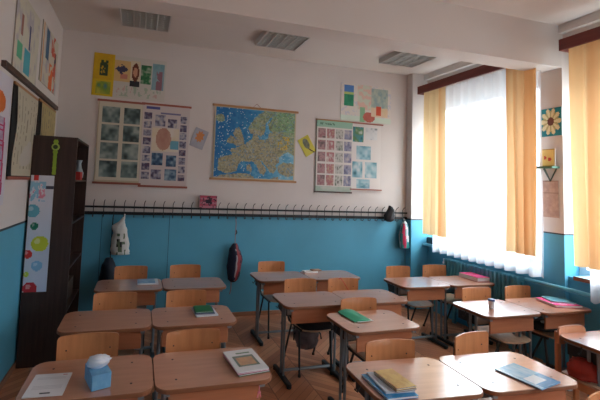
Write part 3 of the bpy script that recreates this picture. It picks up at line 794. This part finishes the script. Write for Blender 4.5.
# ------------------------------------------------------------------ pillar decorations (face x = XP)
PX = XP-.003
def sunflower(u, v):
    x, y = u-.5, v-.48; d = math.hypot(x, y); a = math.atan2(y, x)
    if d < .15: return rgb(104, 60, 52)
    if d < .34+.14*abs(math.cos(5*a)): return lerp(rgb(220, 212, 172), rgb(176, 170, 120), 1 if abs(math.sin(5*a)) > .8 else 0)
    return rgb(28, 126, 140)
tag(sheet('flower_picture', .205, .28, 34, 40, sunflower, (PX, 2.752, 2.36), -PI/2, t=.008), 'teal picture of a large pale sunflower at the top of the pillar', 'picture')
def yellowpic(u, v):
    if u < .06 or v < .06 or u > .94 or v > .94: return rgb(180, 150, 70)
    if math.hypot(u-.35, v-.5) < .1 or math.hypot(u-.65, v-.6) < .12: return rgb(196, 80, 70)
    return rgb(226, 204, 130)
tag(sheet('picture', .14, .17, 18, 20, yellowpic, (PX-.03, 2.765, 2.005), -PI/2, t=.01), 'small yellow picture standing on the little green pillar shelf', 'picture')
sh = empty('wall_shelf', (PX, 2.765, 1.905))
MB().box(-.10, 0, -.085, .085, -.006, .012).build('shelf_board', mat('green_board', rgb(66, 110, 92), .5), sh)
s = MB().tube([(-.006, -.06, -.008), (-.004, 0, -.13), (-.006, .06, -.008)], .007, 6); s.tube([(-.08, 0, -.008), (-.004, 0, -.13)], .006, 6)
s.build('bracket', mat('bracket_metal', rgb(70, 84, 80), .5), sh); tag(sh, 'little green shelf with triangular bracket on the pillar under the yellow picture', 'shelf')
def calendar(u, v):
    n = fnoise(u*6, v*12, 3)
    if (v*3) % 1 < .05: return rgb(150, 122, 112)
    return lerp(rgb(196, 168, 152), rgb(170, 140, 130), n*1.4-.2)
tag(sheet('calendar', .15, .36, 18, 40, calendar, (PX, 2.765, 1.60), -PI/2), 'faded pinkish hanging calendar on the pillar below the little shelf', 'calendar')

# ------------------------------------------------------------------ soft bags
def loft(name, rings, paint, loc, n=28, parent=None, crump=.0, seed=0, rz=0):
    """rings: (z, cx, cy, rx, ry)"""
    b = MB(); k = 0
    for q, (z, cx, cy, rx, ry) in enumerate(rings):
        for j in range(n):
            a = 2*PI*j/n; w = 1+crump*(vnoise(j*.9, q*.8, seed)-.5)*2
            b.v.append((cx+rx*w*math.cos(a), cy+ry*w*math.sin(a), z))
    R_ = len(rings)
    for q in range(R_-1):
        for j in range(n):
            A, B = q*n+j, q*n+(j+1) % n; b.face((A, B, B+n, A+n), 0, paint((j+.5)/n, (q+.5)/(R_-1)))
    b.face([j for j in range(n)][::-1], 0, paint(0, 0)); b.face([(R_-1)*n+j for j in range(n)], 0, paint(0, 1))
    o = b.build(name, painted(), parent, loc=loc, rz=rz)
    for p in o.data.polygons: p.use_smooth = True
    return o
def ringset(pts, m=4):
    out = []
    for i in range(len(pts)-1):
        for k in range(m):
            t = k/m; t = t*t*(3-2*t) if False else t; out.append(tuple(a+(b-a)*t for a, b in zip(pts[i], pts[i+1])))
    return out+[pts[-1]]
def wb(a, t):
    if .66 < a < .86 and .14 < t < .50 and fnoise(a*30, t*12, 5) > .55: return rgb(96, 112, 92)
    if .68 < a < .80 and .2 < t < .5 and fnoise(a*24, t*12, 8) > .64: return rgb(40, 44, 46)
    return lerp(rgb(214, 212, 206), rgb(186, 186, 184), fnoise(a*10, t*8, 2))
p = empty('plastic_bag', (.765, YB-.09, 1.20))
loft('bag_body', ringset([(-.42, 0, 0, .05, .03), (-.415, .0, 0, .098, .05), (-.30, -.005, 0, .095, .055), (-.18, -.01, 0, .075, .045), (-.10, -.03, 0, .075, .03), (-.05, 0, 0, .03, .02), (0, .02, .01, .012, .012)], 4), wb, (0, 0, 0), parent=p, crump=.16, seed=3)
MB().tube([(.02, .01, -.02), (.025, .005, .02), (.03, .0, .03)], .008, 6).build('handle', M['paper'], p)
tag(p, 'white plastic bag with dark green print hanging from the coat rack at the left', 'bag')
def db(a, t):
    if .80 < a < .86 and t > .1: return rgb(140, 50, 56)
    if .74 < a < .80 and .15 < t < .8 and fnoise(a*30, t*14, 6) > .42: return rgb(150, 146, 150)
    if .86 < a < .93 and fnoise(a*20, t*12, 9) > .5: return rgb(110, 54, 66)
    return lerp(rgb(24, 26, 44), rgb(34, 38, 62), fnoise(a*8, t*8, 2))
p = empty('gym_bag', (2.095, YB-.085, .90))
loft('bag_body', ringset([(-.46, -.01, 0, .03, .02), (-.43, -.01, 0, .06, .04), (-.30, .0, 0, .09, .06), (-.16, .01, 0, .086, .055), (-.06, -.01, 0, .06, .045), (0, 0, 0, .025, .02)], 4), db, (0, 0, 0), parent=p, crump=.14, seed=7)
MB().tube([(0, 0, -.02), (-.004, -.01, .12), (.003, .0, .24), (0, .02, .305)], .005, 6).build('strap', mat('strap_pink', rgb(150, 120, 128), .6), p)
MB().tube([(-.03, 0, -.45), (-.035, -.02, -.54), (-.045, -.01, -.60)], .006, 6).build('cord', mat('strap_pink', rgb(150, 120, 128), .6), p)
MB().tube([(.0, .01, .10), (.016, .0, .13), (.006, 0, .16)], .008, 6).build('buckle', M['black'], p)
tag(p, 'dark blue sack with red and grey stripe hanging on a strap from the coat rack', 'bag')
def rb(a, t):
    if t > .74: return rgb(176, 186, 186)
    q = a+.16*t
    if .70 < q < .80 and t > .22: return rgb(196, 50, 84)
    if .82 < q < .90 and t > .3: return rgb(196, 190, 196)
    if .55 < q < .60: return rgb(186, 178, 186)
    return rgb(40, 128, 128)
p = empty('shoe_bag', (4.535, YB-.07, 1.20))
loft('bag_body', ringset([(-.38, 0, 0, .06, .03), (-.37, 0, 0, .078, .04), (-.2, -.005, 0, .078, .045), (-.08, 0, 0, .06, .04), (-.02, 0, 0, .03, .022), (0.0, 0, 0, .01, .01)], 4), rb, (0, 0, 0), parent=p, crump=.12, seed=9)
MB().tube([(0, 0, -.02), (.005, .02, .03)], .006, 6).build('drawstring', M['paper'], p)
tag(p, 'red, white and teal drawstring bag hanging at the window end of the coat rack', 'bag')
def blackp(a, t): return lerp(rgb(22, 22, 26), rgb(40, 40, 46), fnoise(a*6, t*6, 3))
tag(loft('cap', ringset([(-.11, -.005, 0, .03, .02), (-.09, -.01, 0, .07, .04), (-.02, 0, 0, .075, .045), (.04, .02, 0, .055, .035), (.09, .015, 0, .03, .025), (.11, .0, 0, .01, .01)], 3), blackp, (4.265, YB-.10, 1.30), crump=.2, seed=4), 'crumpled black cap hooked on the coat rack near the window', 'cap')
def dk(a, t): return lerp(rgb(26, 34, 46), rgb(44, 54, 70), fnoise(a*6, t*6, 3))
p = empty('backpack', (.665, YB-.12, 0))
loft('bag_body', ringset([(.36, 0, 0, .08, .07), (.38, 0, 0, .105, .09), (.55, 0, 0, .10, .085), (.68, -.01, 0, .07, .06), (.75, -.01, .02, .035, .03)], 4), dk, (0, 0, 0), parent=p, crump=.1, seed=5)
MB().tube([(0, .02, .74), (.0, .06, 1.0), (.0, .085, 1.2)], .006, 6).build('strap', M['black'], p)
tag(p, 'dark backpack hanging low on the blue wall between bookcase and white bag', 'backpack')
# dark seat cover and slung grey bag on one chair
b = MB(); nx = 12
def cov(i, j, dz): 
    u, v = i/nx*2-1, j/nx*2-1; return (u*.172*(1-.1*abs(v)**3), v*.178*(1-.1*abs(u)**3), SZ+.012+dz+.010*fnoise(i*.5, j*.5, 2)+(-.03 if (i in (0, nx) or j == 0) else 0))
for dz in (.012, .0):
    for j in range(nx+1):
        for i in range(nx+1): b.v.append(cov(i, j, dz))
N = nx+1; S = N*N
for j in range(nx):
    for i in range(nx): a = j*N+i; b.face((a, a+1, a+N+1, a+N)); b.face((S+a+1, S+a, S+a+N, S+a+N+1))
for i in range(nx): b.face((i+1, i, S+i, S+i+1)); a = nx*N+i; b.face((a, a+1, S+a+1, S+a))
for j in range(nx): a = j*N; b.face((a, a+N, S+a+N, S+a)); a += nx; b.face((a+N, a, S+a, S+a+N))
tag(b.build('seat_cushion', noisy('dark_cloth', rgb(30, 30, 32), rgb(52, 50, 50), 30, .9), smooth=True, loc=(2.50, 3.19, 0), rz=-.03), 'dark cloth cushion lying on the seat above the slung grey bag', 'cushion')
def gb(a, t):
    n = fnoise(a*9, t*5, 3); return lerp(rgb(66, 58, 62), rgb(118, 108, 112), n)
p = empty('school_bag', (2.44, 3.15, 0))
loft('bag_body', ringset([(.205, 0, 0, .05, .04), (.21, 0, 0, .085, .07), (.27, 0, 0, .11, .085), (.34, -.01, 0, .11, .085), (.365, -.01, 0, .09, .07)], 4), gb, (0, 0, 0), parent=p, crump=.12, seed=6)
MB().tube([(-.09, 0, .35), (-.13, -.02, .33), (-.13, -.02, .28)], .006, 6).build('strap', M['black'], p)
MB().tube([(.09, 0, .35), (.125, -.02, .32), (.135, -.02, .27)], .006, 6).build('strap', M['black'], p)
tag(p, 'grey cloth bag slung under the seat of a middle-block chair', 'bag')
def bk(a, t):
    if .62 < a < .80 and t > .62: return rgb(196, 202, 206)
    return lerp(rgb(30, 36, 42), rgb(50, 58, 66), fnoise(a*6, t*6, 3))
tag(loft('school_bag', ringset([(.415, 0, 0, .09, .07), (.42, 0, 0, .13, .10), (.47, 0, 0, .13, .10), (.505, -.02, 0, .09, .07), (.515, -.03, 0, .02, .02)], 4), bk, (4.57, 2.66, 0), crump=.12, seed=2), 'dark bag with a pale patch lying on the chair by the pink and teal folders', 'bag')
def rd(a, t): return lerp(rgb(176, 52, 38), rgb(120, 40, 34), fnoise(a*8, t*6, 3))
tag(loft('school_bag', ringset([(.413, 0, 0, .06, .05), (.42, 0, 0, .095, .08), (.48, 0, 0, .095, .08), (.53, -.01, 0, .06, .05), (.54, -.01, 0, .02, .02)], 4), rd, (3.90, 1.90, 0), crump=.15, seed=8), 'orange-red bag lying on the wooden chair under the right-edge desk', 'bag')

# ------------------------------------------------------------------ things on the desks
TZ = DZ+.0025
def book(name, x, y, w, d, t, rz, cover, lb, cat='book', z=TZ, pages=True, paint=None, grp=None, curl=0.):
    p = empty(name, (x, y, z), rz)
    if pages:
        MB().box(-w/2, w/2, -d/2, d/2, 0, .0015).build('cover', cover, p); MB().box(-w/2+.003, w/2-.003, -d/2+.003, d/2-.003, .0015, t-.0015).build('pages', M['paper'], p)
    if paint:
        nx, ny = 26, 34; m = MB()
        for j in range(ny+1):
            for i in range(nx+1): m.v.append(((i/nx-.5)*w, (j/ny-.5)*d, t+curl*(i/nx)**2*(j/ny)))
        for j in range(ny):
            for i in range(nx): a = j*(nx+1)+i; m.face((a, a+1, a+nx+2, a+nx+1), 0, paint((i+.5)/nx, 1-(j+.5)/ny))
        k = len(m.v); ring = [(i, 0) for i in range(nx)]+[(nx, j) for j in range(ny)]+[(i, ny) for i in range(nx, 0, -1)]+[(0, j) for j in range(ny, 0, -1)]
        e = paint(.02, .02)
        for (i, j) in ring: vv = m.v[j*(nx+1)+i]; m.v.append((vv[0], vv[1], vv[2]-.0015))
        for q, (i, j) in enumerate(ring):
            q2 = (q+1) % len(ring); i2, j2 = ring[q2]; m.face((j*(nx+1)+i, k+q, k+q2, j2*(nx+1)+i2), 0, e)
        m.face([k+q for q in range(len(ring))][::-1], 0, e); m.build('front_cover', painted(True), p)
    else: MB().box(-w/2, w/2, -d/2, d/2, t-.0015, t).build('front_cover', cover, p)
    return tag(p, lb, cat, grp)
def C(name, *c, rough=.35): return mat(name, rgb(*c), rough)
# front left: white sheets and tissue box
def wp(u, v):
    if .40 < u < .66 and .84 < v < .92: return rgb(90, 92, 98)
    if .78 < u < .9 and .05 < v < .10: return rgb(190, 90, 100)
    if .1 < u < .9 and (v*16) % 1 < .22 and .15 < v < .7: return rgb(206, 206, 212)
    return rgb(226, 226, 230)
book('white_sheets', .575, 1.985, .165, .20, .004, -.05, M['paper'], 'white printed sheets at the left end of the front-left desk', 'papers', paint=wp)
tb = empty('tissue_box', (.79, 1.970, TZ), .33)
MB().prism(rrect(.088, .145, .004, 2), 0, .068).build('carton', noisy('blue_carton', rgb(70, 134, 184), rgb(126, 178, 210), 25, .5), tb)
def tis(a, t): return lerp(rgb(226, 228, 234), rgb(196, 206, 224), fnoise(a*8, t*6, 3))
loft('tissue', ringset([(.066, 0, 0, .020, .012), (.080, 0, .005, .046, .026), (.100, .006, .01, .050, .036), (.114, -.004, .01, .038, .026), (.120, 0, .01, .014, .012)], 3), tis, (0, 0, 0), n=22, parent=tb, crump=.28, seed=11)
tag(tb, 'light blue tissue box with a crumpled white tissue on the front-left desk', 'tissue box')
# picture book stack
GS = 'stacked picture books on the front desk'
book('notebook', 1.540, 2.015, .175, .235, .008, .14, C('mag_green', 70, 104, 66), 'dark green notebook at the bottom of the picture book stack', 'notebook')
book('notebook', 1.537, 2.015, .175, .235, .007, .12, C('mag_pink', 196, 96, 128), 'pink edged notebook in the middle of the picture book stack', 'notebook', z=TZ+.0082)
def mg(u, v):
    if .16 < u < .84 and .30 < v < .80:
        if .22 < u < .78 and .38 < v < .74: return lerp(rgb(206, 160, 120), rgb(170, 130, 110), fnoise(u*8, v*8, 3))
        return rgb(120, 130, 120)
    if .35 < u < .8 and .14 < v < .22: return rgb(120, 140, 120)
    return rgb(214, 212, 214)
book('picture_book', 1.537, 2.017, .175, .24, .007, .10, C('mag_white', 206, 206, 210), 'white picture book with a brown cover picture on top of the stack', 'book', z=TZ+.0154, paint=mg)
# green and white notebooks
book('notebook', 1.455, 2.86, .165, .20, .008, .08, C('nb_white', 214, 214, 222), 'white notebook lying under the green one on a left-block desk', 'notebook')
book('notebook', 1.452, 2.868, .145, .17, .006, -.04, C('nb_navy', 70, 78, 120), 'thin navy notebook between the white and green notebooks', 'notebook', z=TZ+.0082)
book('notebook', 1.448, 2.875, .13, .15, .007, .0, C('nb_green', 22, 112, 62), 'green notebook on top of the white one on a left-block desk', 'notebook', z=TZ+.0144)
def bl(u, v): return lerp(rgb(120, 160, 200), rgb(168, 192, 214), fnoise(u*5, v*5, 3)) if u < .85 else rgb(216, 216, 220)
book('book', 1.06, 3.75, .19, .16, .014, .02, C('pale_cover', 190, 204, 220), 'pale blue book on the back-row desk nearest the bookcase', 'book', paint=bl)
# green folder
p = empty('folder', (2.56, 2.585, TZ), .07)
m = MB(); nx, ny = 14, 10; W2, D2 = .145, .215
for s_ in (0, 1):
    for j in range(ny+1):
        for i in range(nx+1):
            u, v = i/nx, j/ny; z = (.0015 if s_ == 0 else .006+.014*math.sin(PI*u)*(.4+.6*v)+.004*v)
            m.v.append(((u-.5)*W2, (v-.5)*D2, z))
N = nx+1; S = N*(ny+1)
for j in range(ny):
    for i in range(nx): a = j*N+i; m.face((S+a, S+a+1, S+a+N+1, S+a+N)); m.face((a+1, a, a+N, a+N+1))
for i in range(nx): m.face((i, i+1, S+i+1, S+i)); a = ny*N+i; m.face((a+1, a, S+a, S+a+1))
for j in range(ny): a = j*N; m.face((a+N, a, S+a, S+a+N)); a += nx; m.face((a, a+N, S+a+N, S+a))
m.build('cover', mat('folder_green', rgb(34, 156, 120), .3, spec=.6), p, smooth=True)
MB().box(-.05, .085, -.118, -.07, .002, .0045).build('sheet', M['paper'], p)
tag(p, 'bulging green plastic folder with a white sheet peeking out', 'folder')
# blue folder and yellow books
def bf(u, v): return lerp(rgb(20, 108, 168), rgb(58, 140, 190), fnoise(u*5, v*5, 3))
book('folder', 2.175, 1.655, .165, .225, .012, -.03, C('blue_folder', 26, 104, 160), 'blue folder lying under the yellow exercise books', 'folder', paint=bf)
def pale(u, v): return rgb(196, 206, 216)
book('notebook', 2.19, 1.668, .15, .19, .007, -.10, C('pale_nb', 190, 200, 214), 'pale notebook between the blue folder and the brown books', 'notebook', z=TZ+.0125)
book('exercise_book', 2.21, 1.657, .115, .175, .008, .02, C('brown_nb', 120, 84, 60), 'brown exercise book directly under the yellow one', 'book', z=TZ+.0197)
def yl(u, v):
    n = fnoise(u*6, v*8, 3)
    if u < .08: return rgb(150, 110, 70)
    return lerp(rgb(214, 182, 108), rgb(196, 160, 96), 1 if n > .6 else n)
book('exercise_book', 2.21, 1.660, .115, .175, .008, .04, C('yellow_nb', 206, 172, 100), 'yellow patterned exercise book on top of the pile on the blue folder', 'book', z=TZ+.0279, paint=yl)
# light blue booklet
def sky(u, v):
    if v > .55 and u > .15: return rgb(206, 220, 228) if v < .82 and u < .75 else rgb(30, 128, 184)
    return lerp(rgb(70, 156, 204), rgb(160, 200, 222), fnoise(u*7, v*5, 3)*1.1)
book('booklet', 3.0, 1.60, .185, .225, .006, .20, C('sky_nb', 60, 140, 190), 'shiny light blue booklet on the glaring front desk', 'booklet', paint=sky)
# pink folder back row
def pk(u, v): return lerp(rgb(222, 62, 112), rgb(236, 104, 150), fnoise(u*4, v*4, 3))
book('folder', 4.67, 3.49, .17, .26, .044, -.03, C('pink_cover', 214, 48, 100), 'thick pink folder on the back-row desk by the radiator', 'folder', paint=pk)
# pink and teal folders
def pk2(u, v):
    if .55 < v < .9 and fnoise(u*9, v*9, 4) > .5: return rgb(240, 170, 200)
    return lerp(rgb(222, 50, 118), rgb(240, 110, 160), fnoise(u*5, v*5, 6))
book('folder', 4.665, 2.59, .24, .23, .020, -.25, C('pink_cover2', 206, 44, 104), 'pink patterned folder on the desk next to the pillar', 'folder', paint=pk2)
def tl(u, v): return lerp(rgb(70, 128, 146), rgb(130, 176, 186), fnoise(u*6, v*4, 6))
book('folder', 4.70, 2.615, .20, .17, .010, -.45, C('teal_cover', 60, 116, 130), 'teal booklet lying on the pink patterned folder next to the pillar', 'booklet', paint=tl, z=TZ+.0203)
# cup
p = empty('beaker', (3.885, 2.585, TZ))
m = MB(); m.tube([(0, 0, 0), (0, 0, .062)], [.0195, .023], 20); m.build('cup_body', mat('cup_white', rgb(214, 222, 232), .3), p, smooth=True)
m = MB(); m.tube([(0, 0, .062), (0, 0, .078)], .0255, 20); m.build('lid', mat('cup_lid', rgb(44, 82, 146), .4), p, smooth=True)
tag(p, 'small white beaker with a blue lid on a window-block desk', 'beaker')
def wh(a, t): return lerp(rgb(226, 224, 220), rgb(200, 196, 190), fnoise(a*6, t*6, 3))
p = empty('paper_bundle', (2.88, 3.985, TZ), .05)
b = MB().box(-.10, .06, -.04, .04, 0, .016); b.build('sheets', M['paper'], p)
MB().box(.0, .11, -.035, .035, .016, .028).build('notebook_cover', C('brown_card', 150, 110, 84), p)
tag(p, 'white papers with a brown notebook on the chairless back-row desk', 'papers')
# sill object
tag(MB().prism([(x, y) for x, y in rrect(.10, .16, .02, 4)], 0, .085, 0, bev=.012).build('small_speaker', mat('dark_plastic', rgb(34, 40, 48), .5), loc=(4.88, 4.345, .906)), 'small dark box on the window sill at the back corner', 'box')
# cord on chair, pink charm
p = MB().tube([(2.89, 3.395, .722), (2.905, 3.385, .735), (2.96, 3.415, .68), (3.01, 3.405, .60), (3.03, 3.395, .56)], .0035, 6)
tag(p.build('red_cord', mat('red_cord', rgb(196, 52, 44), .5), smooth=True), 'thin red cord draped over the backrest of a middle-block chair', 'cord')
g = MB().tube([(0, 0, .03), (0, 0, .0)], .002, 6); g.tube([(0, 0, .002), (0, -.004, -.004)], .008, 8); g.tube([(-.004, 0, -.006), (-.008, 0, -.028)], .003, 6); g.tube([(.004, 0, -.006), (.009, 0, -.026)], .003, 6)
tag(g.build('charm', mat('pink_charm', rgb(220, 120, 140), .5), loc=(1.56, 1.832, .600)), 'tiny pink charm hanging from the front desk with the picture books', 'charm')

# ------------------------------------------------------------------ light
wd = bpy.data.worlds.new('sky'); SC.world = wd; wd.use_nodes = True
wn_, wl_ = wd.node_tree.nodes, wd.node_tree.links; bg = wn_['Background']      # overcast sky: dim at the horizon, bright overhead
tc = wn_.new('ShaderNodeTexCoord'); sp = wn_.new('ShaderNodeSeparateXYZ'); wl_.new(tc.outputs['Generated'], sp.inputs[0])
mr = wn_.new('ShaderNodeMapRange'); mr.inputs[1].default_value = -1; wl_.new(sp.outputs['Z'], mr.inputs[0])
rp = wn_.new('ShaderNodeValToRGB'); e = rp.color_ramp.elements; wl_.new(mr.outputs[0], rp.inputs[0])
e[0].position = .0; e[0].color = (.20, .20, .19, 1); e[1].position = .90; e[1].color = (.93, .97, 1, 1)
for q, c in ((.49, (.17, .17, .165, 1)), (.51, (.10, .107, .115, 1)), (.60, (.22, .235, .255, 1)), (.68, (.60, .63, .66, 1))):
    x = e.new(q); x.color = c
wl_.new(rp.outputs[0], bg.inputs[0]); bg.inputs[1].default_value = SKY
for i, (a, b) in enumerate(BAYS):
    L = bpy.data.lights.new('window_portal', 'AREA'); L.shape = 'RECTANGLE'; L.size = 1.98; L.size_y = b-a; L.cycles.is_portal = True
    o = bpy.data.objects.new('window_portal', L); COL.objects.link(o); o.location = (5.16, (a+b)/2, 1.87); o.rotation_euler = (0, PI/2, 0)

# ------------------------------------------------------------------ camera (solved from the photograph's vanishing points)
F, YAW, PIT, ROL = 375.27, .268506, .065461, .040245
fw = Vector((math.sin(YAW)*math.cos(PIT), math.cos(YAW)*math.cos(PIT), math.sin(PIT)))
rt = Vector((math.cos(YAW), -math.sin(YAW), 0)); up = rt.cross(fw)
r2 = math.cos(ROL)*rt+math.sin(ROL)*up; u2 = -math.sin(ROL)*rt+math.cos(ROL)*up
cd = bpy.data.cameras.new('camera'); cam = bpy.data.objects.new('camera', cd); COL.objects.link(cam)
cam.matrix_world = Matrix(((r2.x, u2.x, -fw.x, .93005), (r2.y, u2.y, -fw.y, 0), (r2.z, u2.z, -fw.z, 1.62492), (0, 0, 0, 1)))
cd.sensor_width = 36; cd.lens = F/600*36; cd.shift_x = 56.07/600; cd.shift_y = -40.57/600; cd.clip_start = .05
SC.camera = cam
SC.view_settings.view_transform = 'Standard'; SC.view_settings.look = 'None'; SC.view_settings.gamma = 1; SC.view_settings.use_curve_mapping = False
SC.view_settings.exposure = EXPO
SC.cycles.use_denoising = True; SC.cycles.max_bounces = 10; SC.cycles.diffuse_bounces = 6; SC.cycles.transparent_max_bounces = 12; SC.cycles.caustics_reflective = False
